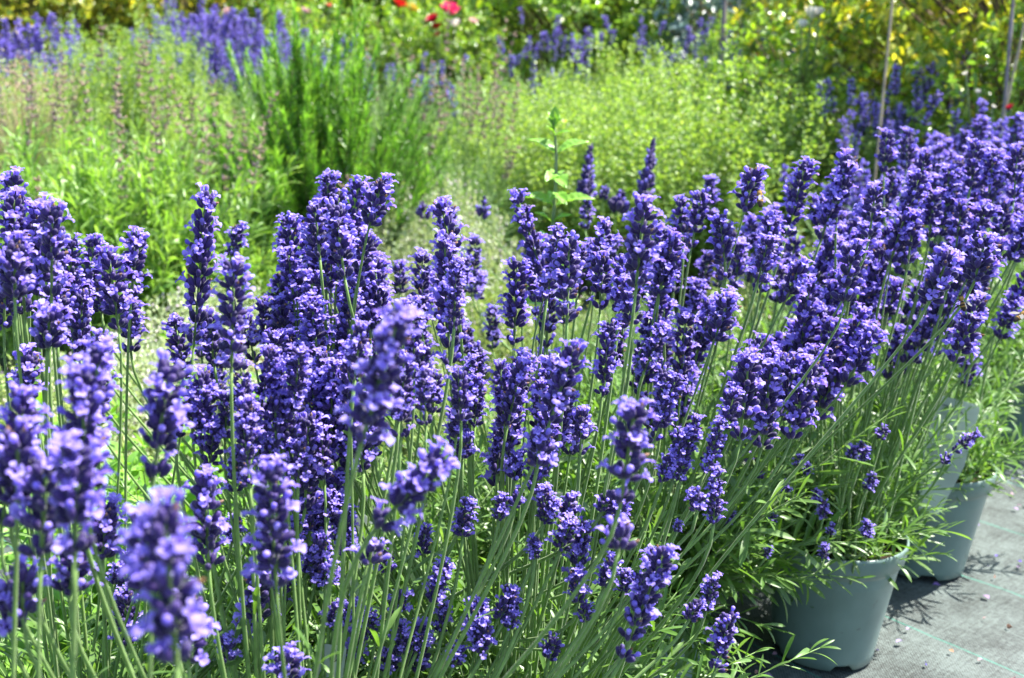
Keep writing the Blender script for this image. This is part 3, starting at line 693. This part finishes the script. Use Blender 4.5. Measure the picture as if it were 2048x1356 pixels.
for i, (px, y, h, sx, lab) in enumerate([
    (300, 5.1, .79, .85, 'tall pale green marjoram in front of the purple mound at the upper left'),
    (180, 5.0, .74, .9, 'pale green marjoram left of the tallest one, near the left purple patch'),
    (430, 4.7, .50, .85, 'pale green marjoram between the purple mound and the rosemary'),
    (60, 4.3, .60, .9, 'pale green marjoram at the left edge, above the faded spikes')]):
    herb('marjoram_plant', 'marjoram', lab, px, y, h, MARJ[(i + 1) % 2], .70, sx, i * 1.7 + .4, G)
ROSM_PATHS = upright(165, .09, .27, .80, 220, .44, .075)
M['ros_tip'] = leaf_mat('rosemary_young_needle', [(.22, .42, .05), (.30, .50, .09), (.15, .35, .035)], .46, (1.2, 1.35, .5), .35, .6, 60)
ROS_TIP = herb_mesh('rosemary_tips', [M['ros_tip'], M['mint_stem']], ROSM_PATHS, 229, NEED, (.024, .038), .0065, (30, 60), .62, .0012, 2, 4, .8, None, .75, .008, 3)
t = herb('rosemary_bush', 'rosemary', 'upright dark rosemary bush with bright needle tips left of the middle', 635, 3.35, .81, ROSM, .80, 1.0)
obj('young_shoots', ROS_TIP, t).scale = (1, 1, 1.05)

def spike_mesh(seed, stem, headl, mats, wid=.011, n=26, lean=.06, low=False):
    """thin far-off flower spike: stem and a few whorls"""
    r = np.random.default_rng(seed); b = Big(); a = r.uniform(0, 6.28); lx, ly = lean * math.cos(a), lean * math.sin(a)
    t = np.linspace(0, 1, 5)[:, None]; P = np.array([lx, ly, stem]) * t + np.array([-lx, -ly, 0]) * t * (1 - t) * .6
    b.tube(P, [.0014, .0013, .0012, .0011, .0009], 3, 0)
    k = n; z = stem - headl * (np.arange(k) // 6) / max(1, (k - 1) // 6); ang = r.uniform(0, 6.28, k); th = r.uniform(.4, 1.2, k)
    d = np.stack([np.cos(ang) * np.sin(th), np.sin(ang) * np.sin(th), np.cos(th)], 1)
    pos = np.stack([lx * z / stem, ly * z / stem, z], 1) + r.normal(0, .0012, (k, 3))
    v, f, m = CAL_LOW.arrays(); b.scatter((v, f, m * 0 + 1), frames(d, [0, 0, 1.], r.uniform(.9, 1.3, k) * wid / .0075), pos)
    q = r.random(k) < .6; kk = q.sum()
    v, f, m = BUD.arrays(); b.scatter((v, f, m * 0 + 2), frames(d[q], [0, 0, 1.], r.uniform(1.0, 1.5, kk) * wid / .0085), pos[q])
    return b.mesh('flower_spike', mats)
VIO = [M['stalk'], M['calyx'], M['corolla']]; FAD = [M['stalk'], M['faded'], M['faded']]
SPK = [spike_mesh(300 + i, .30, .07 + .012 * i, VIO, .0115, 48) for i in range(4)]
SPF = [spike_mesh(310 + i, .34, .10 + .02 * i, FAD, .0085, 42) for i in range(4)]
def spikes(t, meshes, n, r, z0, z1, seed, dome=.3, sc=1.0, name='flower_spike'):
    rr = random.Random(seed)
    for i in range(n):
        a = rr.uniform(0, 6.28); q = math.sqrt(rr.random()); h = rr.uniform(z0, z1) * (1 - dome * q * q)
        s = sc * rr.uniform(.85, 1.15)
        o = obj(name, meshes[rr.randrange(len(meshes))], t, (r * q * math.cos(a), r * q * math.sin(a), max(.05, h - .32 * s)), (rr.gauss(0, .1) - .25 * q * math.sin(a), rr.gauss(0, .1) + .25 * q * math.cos(a), rr.uniform(0, 6.28))); o.scale = (s, s, s)
G = 'green lavender bushes with faded spikes'
for i, (px, y, h, n, r, lab) in enumerate([
    (300, 3.0, .50, 24, .28, 'green lavender bush with dry mauve and brown spikes, left of the rosemary'),
    (90, 2.9, .50, 14, .28, 'green lavender bush with few dry spikes at the left edge'),
    (440, 3.0, .34, 5, .2, 'low green lavender bush at the left foot of the rosemary'),
    (200, 3.5, .46, 16, .28, 'green lavender bush behind the dry spikes, under the pale marjoram')]):
    t = herb('lavender_bush', 'lavender', lab, px, y, h, GLAV[i % 2], .46, 1.05 if r > .25 else .75, i * 1.3, G); spikes(t, SPF, n, r, .60, .76, 40 + i)
t = herb('lavender_bush', 'lavender', 'slender lavender with upright dull purple spikes between rosemary and marjoram', 885, 3.7, .42, GREY, .5, .9); spikes(t, SPF, 44, .24, .62, .88, 51)
G = 'distant lavender bushes in flower'
for i, (px, y, fh, z0, z1, n, r, dome, lab) in enumerate([
    (470, 6.4, .58, .72, .86, 98, .42, .25, 'dense rounded purple lavender mound at the upper left'),
    (390, 6.7, .62, .76, .88, 98, .40, .25, 'purple lavender mound behind the tall pale marjoram'),
    (545, 6.2, .50, .62, .76, 98, .36, .3, 'purple lavender mound sloping down behind the rosemary top'),
    (15, 5.9, .50, .60, .72, 80, .34, .3, 'purple lavender patch cut by the left edge near the top'),
    (70, 6.1, .52, .64, .78, 80, .40, .3, 'purple lavender patch at the top left corner'),
    (150, 5.6, .5, .58, .72, 60, .3, .3, 'lower mauve lavender patch near the top left corner'),
    (745, 5.3, .62, .62, .76, 16, .36, .2, 'hazy blue-grey lavender directly right of the rosemary top'),
    (930, 5.1, .60, .62, .76, 16, .36, .2, 'hazy lavender under the pink rose'),
    (600, 5.6, .66, .70, .80, 20, .34, .2, 'hazy lavender behind the rosemary'),
    (1080, 5.6, .58, .76, .90, 18, .32, .2, 'loose lavender spikes in the top middle, behind the marjoram'),
    (1240, 5.7, .58, .78, .92, 17, .32, .2, 'loose lavender spikes under the dark gap in the top middle'),
    (1370, 5.3, .58, .78, .90, 17, .30, .2, 'loose lavender spikes under the bright green shrub'),
    (1540, 4.9, .56, .74, .86, 30, .28, .2, 'loose lavender spikes near the single red rose at the right'),
    (1640, 4.6, .5, .72, .84, 20, .25, .2, 'loose lavender spikes under the white rose'),
    (1790, 3.7, .48, .66, .78, 40, .28, .2, 'lavender with violet spikes in front of the bamboo cane'),
    (1890, 3.9, .52, .68, .82, 36, .26, .2, 'lavender with violet spikes in front of the yellow shrub'),
    (1850, 2.95, .48, .56, .68, 60, .28, .3, 'soft lavender with grey-green stalks behind the back row at right'),
    (1990, 3.0, .48, .58, .70, 60, .28, .3, 'soft lavender at the right edge under the yellow shrub')]):
    t = herb('lavender_bush', 'lavender', lab, px, y, fh, GREY if i != 1 else GLAV[0], .5, r / .30, i * .9, G); spikes(t, SPK, n, r, z0, z1, 60 + i, dome, 1.15 if n > 58 else .95)

# dark salvia spikes in front of the marjoram
t = thing('salvia_plant', 'salvia with two tall dark purple pointed spikes in front of the lime marjoram', 'salvia', (at_fwd(1240, 2.35, .4), 2.35, 0))
inv2 = Matrix.Translation(-t.location)
fm = obj('foliage', GREY, t); fm.scale = (.45, .45, .62)
def salvia(tx, ty, bx, by, wpx, d=2.3):
    p0 = inv2 @ at(bx, by, d); p1 = inv2 @ at(tx, ty, d); r = np.random.default_rng(int(tx)); b = Big()
    root = Vector((random.uniform(-.03, .03), random.uniform(-.03, .03), .02))
    P = bez(root, root + Vector((0, 0, .2)), p0 - (p1 - p0) * .6, p0, 10); b.tube(np.vstack([P, np.array([p1])]), np.linspace(.002, .0009, 11), 5, 0)
    n = int(150 * max(.25, (p1 - p0).length / .16)); s = r.random(n); ax = np.array((p1 - p0).normalized()); W = wpx / F * d / 2
    ang = r.uniform(0, 6.28, n); x = norm(np.cross(ax, [0.2, 1, 0.1])); y = np.cross(ax, x); th = r.uniform(.35, .9, n)
    rad = (x * np.cos(ang)[:, None] + y * np.sin(ang)[:, None])
    dd = ax * np.cos(th)[:, None] + rad * np.sin(th)[:, None]; pos = np.array(p0) + np.array(p1 - p0) * s[:, None] + rad * (W * .35 * (1 - s))[:, None]
    sc = (1 - .65 * s) * W / .0062 * r.uniform(.8, 1.2, n)
    v, f, m = CAL.arrays(); b.scatter((v, f, m + 1), frames(dd, [0, 0, 1.], sc), pos)
    q = (r.random(n) < .22) & (s < .75); v, f, m = BUD.arrays(); b.scatter((v, f, m * 0 + 2), frames(dd[q], [0, 0, 1.], sc[q] * .9), pos[q])
    return obj('flower_spike', b.mesh('salvia_spike', VIO), t)
salvia(1182, 290, 1165, 400, 33); salvia(1307, 280, 1288, 400, 34); salvia(1245, 385, 1232, 425, 40); salvia(1213, 372, 1205, 400, 22)
salvia(970, 395, 962, 440, 26); salvia(845, 405, 848, 440, 30)

# dry tufted grass at the far left
b = Big(); rr = np.random.default_rng(8)
for i in range(160):
    a = rr.uniform(0, 6.28); q = math.sqrt(rr.random()); h = rr.uniform(.45, .66); p1 = np.array([.22 * q * math.cos(a), .22 * q * math.sin(a), h]); tt = np.linspace(0, 1, 5)[:, None]
    b.tube(p1 * tt * [1, 1, 1] - np.array([p1[0], p1[1], 0]) * tt * (1 - tt) * .8, [.0016, .0014, .0012, .001, .0005], 3)
k = 700; sel = rr.normal(0, 1, (k, 3)) * [.10, .10, .05] + [0, 0, .58]
b.scatter(TINY[0], frames(norm(rr.normal(0, 1, (k, 3)) + [0, 0, 1]), [0, 0, 1.], rr.uniform(.008, .016, k)), sel)
tag(obj('grass_tuft', b.mesh('grass_tuft', [M['drygrass']]), None, (at_fwd(30, 3.9, .5), 3.9, 0)), 'dry pinkish brown grass tuft at the left edge behind the green lavender', 'grass')

# ------------------------------------------------------------------ roses, shrubs, hedge
def shrub_meshes(seed, rx, h, ncl, per, leaf, tpls, lm, core=.35, zmin=.12):
    """trunk limbs and a crown of leaf sprays"""
    r = np.random.default_rng(seed); bl = Big(); bw = Big(); D, P, Sc = [], [], []
    for i in range(6):
        a = r.uniform(0, 6.28); e = np.array([rx * .5 * math.cos(a), rx * .5 * math.sin(a), h * r.uniform(.6, .9)]); tt = np.linspace(0, 1, 8)[:, None]
        bw.tube(e * tt - np.array([e[0], e[1], 0]) * tt * (1 - tt) * .7, np.linspace(.013, .004, 8), 5)
    for i in range(ncl):
        u = norm(r.normal(0, 1, 3)); q = core + (1 - core) * r.random() ** .6
        c = np.array([u[0] * rx * q, u[1] * rx * q, h * (zmin + (1 - zmin) * (.5 + .5 * u[2] * q))])
        c0 = np.array([c[0] * .35, c[1] * .35, c[2] * .8]); out = norm(c - c0 + [0, 0, .15]); ln = leaf * r.uniform(2.5, 5)
        tt = np.linspace(0, 1, 5)[:, None]; tw = c + out * ln * tt - np.array([0, 0, 1]) * ln * .35 * tt * tt
        if i % 2 == 0: bw.tube(np.vstack([c0[None], tw]), [.004, .003, .0025, .002, .0015, .001], 3)
        s = r.random(per); pos, tan = along(tw, s); sd = norm(np.cross(tan, r.normal(0, 1, (per, 3))))
        D.append(norm(tan * r.uniform(.2, .9, (per, 1)) + sd + np.array([0, 0, -.15]))); P.append(pos + r.normal(0, leaf * .25, (per, 3))); Sc.append(leaf * r.uniform(.6, 1.25, per))
    D = np.concatenate(D); P = np.concatenate(P); Sc = np.concatenate(Sc); pick = r.integers(0, len(tpls), len(D))
    for i, tp in enumerate(tpls):
        q = pick == i; bl.scatter(tp, frames(D[q], [0, 0, 1.], Sc[q], r.normal(0, .5, q.sum())), P[q])
    return bl.mesh('leaves', [lm]), bw.mesh('branches', [M['wood']])
SHL = [strip_leaf(1, .55, .35, .3, 5, 'oval'), strip_leaf(1, .48, .1, .4, 5, 'oval')]
SH = {'y': shrub_meshes(400, .62, 1.5, 560, 18, .040, SHL, M['shrub_y']), 'g': shrub_meshes(401, .62, 1.4, 520, 14, .046, SHL, M['shrub_g']),
      'b': shrub_meshes(402, .5, 1.1, 260, 11, .06, SHL, M['shrub_b']), 'h': shrub_meshes(403, 1.1, 2.8, 1300, 16, .085, SHL, M['hedge'], .2, .02)}
def shrub(kind, name, cat, label, x, y, sx, sz, rz, group=None):
    t = thing(name, label, cat, (x, y, 0), rz, group)
    for nm, me in zip(('leaves', 'branches'), SH[kind]): o = obj(nm, me, t); o.scale = (sx, sx, sz)
    return t
for i, (k, px, y, sx, sz, lab) in enumerate([
    ('y', 1830, 5.0, 1.05, 1.15, 'yellow and green leaved shrub behind the bamboo cane at the upper right'),
    ('y', 2030, 4.1, .95, 1.1, 'yellow leaved shrub at the right edge of the picture'),
    ('y', 1690, 5.9, .9, 1.0, 'yellow-green shrub beside the white rose'),
    ('b', 1500, 6.6, .9, .95, 'blue-grey leaved shrub in shade left of the white rose'),
    ('g', 1380, 7.4, 1.0, 1.1, 'bright green shrub at the top right of the middle'),
    ('g', 1130, 7.3, 1.05, 1.0, 'green shrub at the top middle behind the loose lavender spikes'),
    ('g', 900, 8.0, 1.1, 1.1, 'green shrub behind the red and pink roses'),
    ('g', 650, 8.0, 1.0, 1.0, 'green shrub behind the rosemary, with pale pink roses'),
    ('y', 400, 8.2, 1.0, 1.0, 'yellow-green shrub above the purple mound'),
    ('y', 165, 8.0, 1.0, 1.05, 'golden shrub at the top left'),
    ('y', 0, 7.6, .9, 1.0, 'yellow-green shrub in the top left corner')]):
    shrub(k, 'shrub', 'shrub', lab, at_fwd(px, y, .8), y, sx, sz, i * 1.3, 'shrubs along the back of the garden')
for i in range(11):
    x = -7.2 + i * 1.45
    shrub('h', 'hedge_bush', 'hedge bush', 'dark green tall hedge bush closing the back of the garden', x, 10.2 + .5 * math.sin(i * 2.3), 1.0, 1.0 + .1 * math.sin(i * 1.7), i * 1.1, 'dark hedge bushes along the back')

def rose_mesh(seed, mats):
    r = random.Random(seed); b = Big(); pet = strip_leaf(1, 1.0, -.9, .55, 6, 'oval')
    for ring, (n, th, sc) in enumerate([(3, .15, .55), (4, .4, .7), (5, .7, .85), (6, 1.05, 1.0), (6, 1.35, 1.05)]):
        d = []; 
        for k in range(n):
            a = 2 * math.pi * (k + .5 * (ring % 2)) / n + r.uniform(-.15, .15); q = th + r.uniform(-.1, .1); d.append((math.cos(a) * math.sin(q), math.sin(a) * math.sin(q), math.cos(q)))
        b.scatter(pet, frames(np.array(d), [0, 0, 1.], np.full(n, sc)), np.zeros((n, 3)))
    return b.mesh('rose_bloom', mats)
ROSEC = {'red': (.62, .025, .02), 'pink': (.80, .06, .20), 'crimson': (.50, .015, .04), 'white': (.80, .78, .70), 'yellow': (.80, .58, .08), 'blush': (.78, .55, .50), 'salmon': (.75, .22, .12)}
RM = {k: rose_mesh(i, [leaf_mat(k + '_rose_petal', [c, tuple(x * .8 for x in c)], .3, (1.1, 1, 1), .5, .3, 20)]) for i, (k, c) in enumerate(ROSEC.items())}
def rose_bush(label, px, y, blooms):
    t = shrub('g', 'rose_bush', 'rose bush', label, at_fwd(px, y, .6), y, .55, .62, px * .01, 'rose bushes')
    rt = Matrix.Rotation(-t.rotation_euler.z, 4, 'Z') @ Matrix.Translation(-t.location)
    for col, bx, by, wp in blooms:
        d = y * .985 + .2 - .65; p = rt @ at(bx, by, d); o = obj('rose_bloom', RM[col], t, p, (random.uniform(.2, .9), random.uniform(-.5, .5), random.uniform(0, 6))); s = wp / F * d / 1.45; o.scale = (s, s, s)
        stem = Big(); q = np.array([(p.x * .35, p.y * .35, p.z - .35), (p.x * .8, p.y * .8, p.z - .12), (p.x, p.y, p.z)]); stem.tube(q, [.005, .004, .003], 5); obj('bloom_stem', stem.mesh('bloom_stem', [M['mint_stem']]), t)
rose_bush('rose bush with pink, red and white blooms at the top middle', 890, 6.6, [('pink', 898, 30, 32), ('crimson', 868, 45, 22), ('red', 875, 58, 16), ('salmon', 877, 72, 12), ('white', 912, 53, 18), ('blush', 945, 48, 16)])
rose_bush('rose bush with an orange-red and a yellow bloom right above the rosemary', 805, 6.9, [('red', 795, 15, 24), ('yellow', 820, 24, 22), ('yellow', 806, 2, 18)])
rose_bush('rose bush with small salmon and pink blooms behind the rosemary', 610, 6.9, [('blush', 608, 27, 16), ('salmon', 660, 14, 10), ('blush', 456, 25, 12)])
rose_bush('rose bush with a large white bloom left of the bamboo cane', 1610, 4.3, [('white', 1622, 38, 30), ('white', 1604, 54, 18), ('white', 1640, 30, 18)])
rose_bush('rose bush with a single small red bloom among the loose spikes', 1520, 5.6, [('red', 1516, 119, 14), ('white', 1085, 2, 14)][:1])
rose_bush('rose bush with a dark pink bloom low at the right edge', 2010, 3.7, [('crimson', 2022, 218, 13), ('white', 1985, 216, 9), ('white', 1956, 186, 9), ('white', 1932, 150, 9)])

def cane(name, label, x0, y0, x1, y1, d, r, m, cat):
    a = at(x0, y0, d); v = (at(x1, y1, d) - a); k = a - v * (a.z / v.z); top = a + v * 1.0
    top = k + (top - k) * 1.35; L = (top - k).length; b = Big(); n = 26; P = []; rad = []
    for i in range(n):
        s = i / (n - 1); P.append(tuple((top - k) * s)); rad.append(r * (1.18 if i % 5 == 2 else 1) * (1 - .25 * s))
    b.tube(P, rad, 8); tag(obj(name, b.mesh(name, [m]), None, k), label, cat)
cane('bamboo_cane', 'thin leaning bamboo cane in front of the yellow shrub at the upper right', 1765, 200, 1785, 0, 3.25, .0042, M['cane'], 'cane')
cane('bamboo_cane', 'short pale cane at the right edge, leaning right beside the yellow shrub', 2026, 150, 2046, 60, 3.2, .0042, M['cane'], 'cane')
cane('garden_stake', 'thick grey stake standing in the shrub at the top right corner', 2018, 100, 2026, 0, 3.3, .006, M['post'], 'stake')
cane('garden_stake', 'thin brownish stake among the yellow leaves right of the bamboo cane', 1815, 60, 1822, 0, 5.2, .011, M['post'], 'stake')
cane('garden_stake', 'grey stake in front of the blue-grey shrub at the top', 1446, 60, 1450, 0, 5.2, .012, M['post'], 'stake')

# ------------------------------------------------------------------ plant labels, bees, petals
M['label'] = leaf_mat('label_plastic', [(.55, .60, .53), (.55, .60, .53)], .45, (1, 1, .95), .35, .5, 10)
M['ink'] = plain_mat('label_ink', (.05, .06, .07), .6, .2)
def plant_label(label, top, bot, d, wpx, marks, rz=0):
    p0 = at(*bot, d); p1 = at(*top, d); ax = (p1 - p0); L = ax.length; ax.normalize(); n = (CM.translation - p1).normalized(); x = ax.cross(n).normalized(); n = x.cross(ax)
    Wd = wpx / F * d / 2; b = Big(); t = Tpl(); rr = Wd * .28; out = []
    prof = [(-Wd * .45, -.05), (Wd * .45, -.05), (Wd, L * .25)]
    for k in range(7): a = k / 6 * math.pi / 2; prof.append((Wd - rr + rr * math.cos(a), L - rr + rr * math.sin(a)))
    for k in range(7): a = math.pi / 2 + k / 6 * math.pi / 2; prof.append((-Wd + rr + rr * math.cos(a), L - rr + rr * math.sin(a)))
    prof.append((-Wd, L * .25)); m_ = len(prof); th = .0005
    v = [(q, s, th) for q, s in prof] + [(q, s, -th) for q, s in prof]
    f = [tuple(range(m_)), tuple(range(2 * m_ - 1, m_ - 1, -1))] + [(i, i + m_, (i + 1) % m_ + m_, (i + 1) % m_) for i in range(m_)]
    t.add(v, f); b.add(t); o = obj('plant_label', b.mesh('plant_label', [M['label'], M['ink']], False), None, p0)
    o.matrix_world = Matrix.Translation(p0) @ Matrix((x, ax, n)).transposed().to_4x4(); tag(o, label, 'plant label')
    for pts in marks:
        q = Big(); P = [(u * Wd, L - w * L, th + .0004) for u, w in pts]; q.tube(P, .0006, 4); obj('printed_mark', q.mesh('printed_mark', [M['ink']]), o)
curl = [(math.cos(a) * (.35 - a * .03) + .1, .16 + math.sin(a) * .09) for a in np.linspace(0, 7, 24)]
plant_label('large pale green plastic plant label in the second path pot', (1918, 800), (1874, 962), 1.83, 84, [[(-.5 + .9 * math.sin(a), .10 + .09 * (1 - math.cos(a))) for a in np.linspace(-.4, 1.3, 14)], [(-.2 + .6 * math.sin(a), .12 + .05 * (1 - math.cos(a))) for a in np.linspace(-.6, 1.0, 12)], [(.55, .2), (.66, .205)], [(.6, .27), (.68, .275)]])
plant_label('white plant label with a curled mark low in the middle of the bottom edge', (668, 1290), (650, 1420), 1.0, 52, [curl])
plant_label('small white plant label behind the stalks left of the middle', (720, 1030), (712, 1130), 1.16, 30, [])
plant_label('narrow pale label behind the stalks at the centre', (1114, 985), (1100, 1120), 1.45, 34, [])

M['bee_dark'] = plain_mat('bee_body', (.03, .02, .012), .5, .3, .3, 500); M['bee_fur'] = plain_mat('bee_fur', (.30, .17, .05), .9, .1, .3, 600)
M['wing'] = leaf_mat('bee_wing', [(.35, .33, .30), (.35, .33, .30)], .5, (1, 1, 1), .2, .6, 10)
def bee(label, px, py, d, head):
    b = Big(); prof = [(.0002, -.0068)]
    for i in range(12):
        s = i / 11; r_ = .0024 * math.sin(math.pi * (.12 + .80 * s)) ** .7 if s < .55 else (.0026 if s < .78 else .0019) * math.sin(math.pi * min(1, (1.02 - s) / .5 + .2)) ** .5
        prof.append((max(.0004, r_ if abs(s - .55) > .05 else .0012), -.0066 + .0132 * s))
    t = yaxis(lathe(prof, 12)); t.m = [(1 if (i // 12) in (4, 6, 8, 9, 10) else 0) for i in range(len(t.m))]; b.add(t)
    for sx in (-1, 1):
        for y0 in (-.0005, .001, .0025): b.tube([(sx * .0015, y0 + .001, -.001), (sx * .004, y0 + .0015, -.002), (sx * .0045, y0, -.005)], [.0003, .00025, .0002], 4)
        b.tube([(sx * .0006, .0062, .0005), (sx * .0012, .0085, .0012), (sx * .002, .0095, .0004)], .00015, 4)
    o = obj('bee', b.mesh('bee', [M['bee_dark'], M['bee_fur']]), None, at(px, py, d)); tag(o, label, 'bee', 'bees on the lavender')
    o.rotation_euler = head; o.scale = (1.25,) * 3
    for sx in (-1, 1):
        q = Big(); q.scatter(strip_leaf(1, .38, .05, .05, 5, 'oval'), frames(np.array([(sx * .7, -.8, .25)]), [0, 0, 1.], np.array([.0085])), np.array([(sx * .001, .0015, .0022)])); obj('wing', q.mesh('wing', [M['wing']]), o)
bee('brown bee clinging to a spike near the top, right of the middle', 1520, 397, 1.06, (1.0, .3, .5))
bee('brown bee on a spike at the right edge', 2040, 633, 1.22, (.6, .2, -1.0))
bee('brown bee among the leaning spikes at the right', 1925, 606, 1.18, (1.2, 0, .9))

b = Big(); rr = np.random.default_rng(12); k = 650; P = []
while len(P) < k:
    x, y = rr.uniform(.3, 1.6), rr.uniform(1.0, 3.2); P.append((x, y, .0015))
b.scatter(strip_leaf(1, .7, .5, .5, 4, 'oval'), frames(norm(np.stack([rr.normal(0, 1, k), rr.normal(0, 1, k), rr.uniform(0, .5, k)], 1)), [0, 0, 1.], rr.uniform(.005, .015, k), rr.normal(0, .6, k)), np.array(P))
M['petal_litter'] = leaf_mat('fallen_petals', [(.22, .16, .60), (.10, .07, .35), (.40, .22, .12), (.34, .28, .70), (.25, .12, .06)], .2, (1, 1, 1), .7, .2, 50)
tag(obj('fallen_petals', b.mesh('fallen_petals', [M['petal_litter']])), kind='stuff')
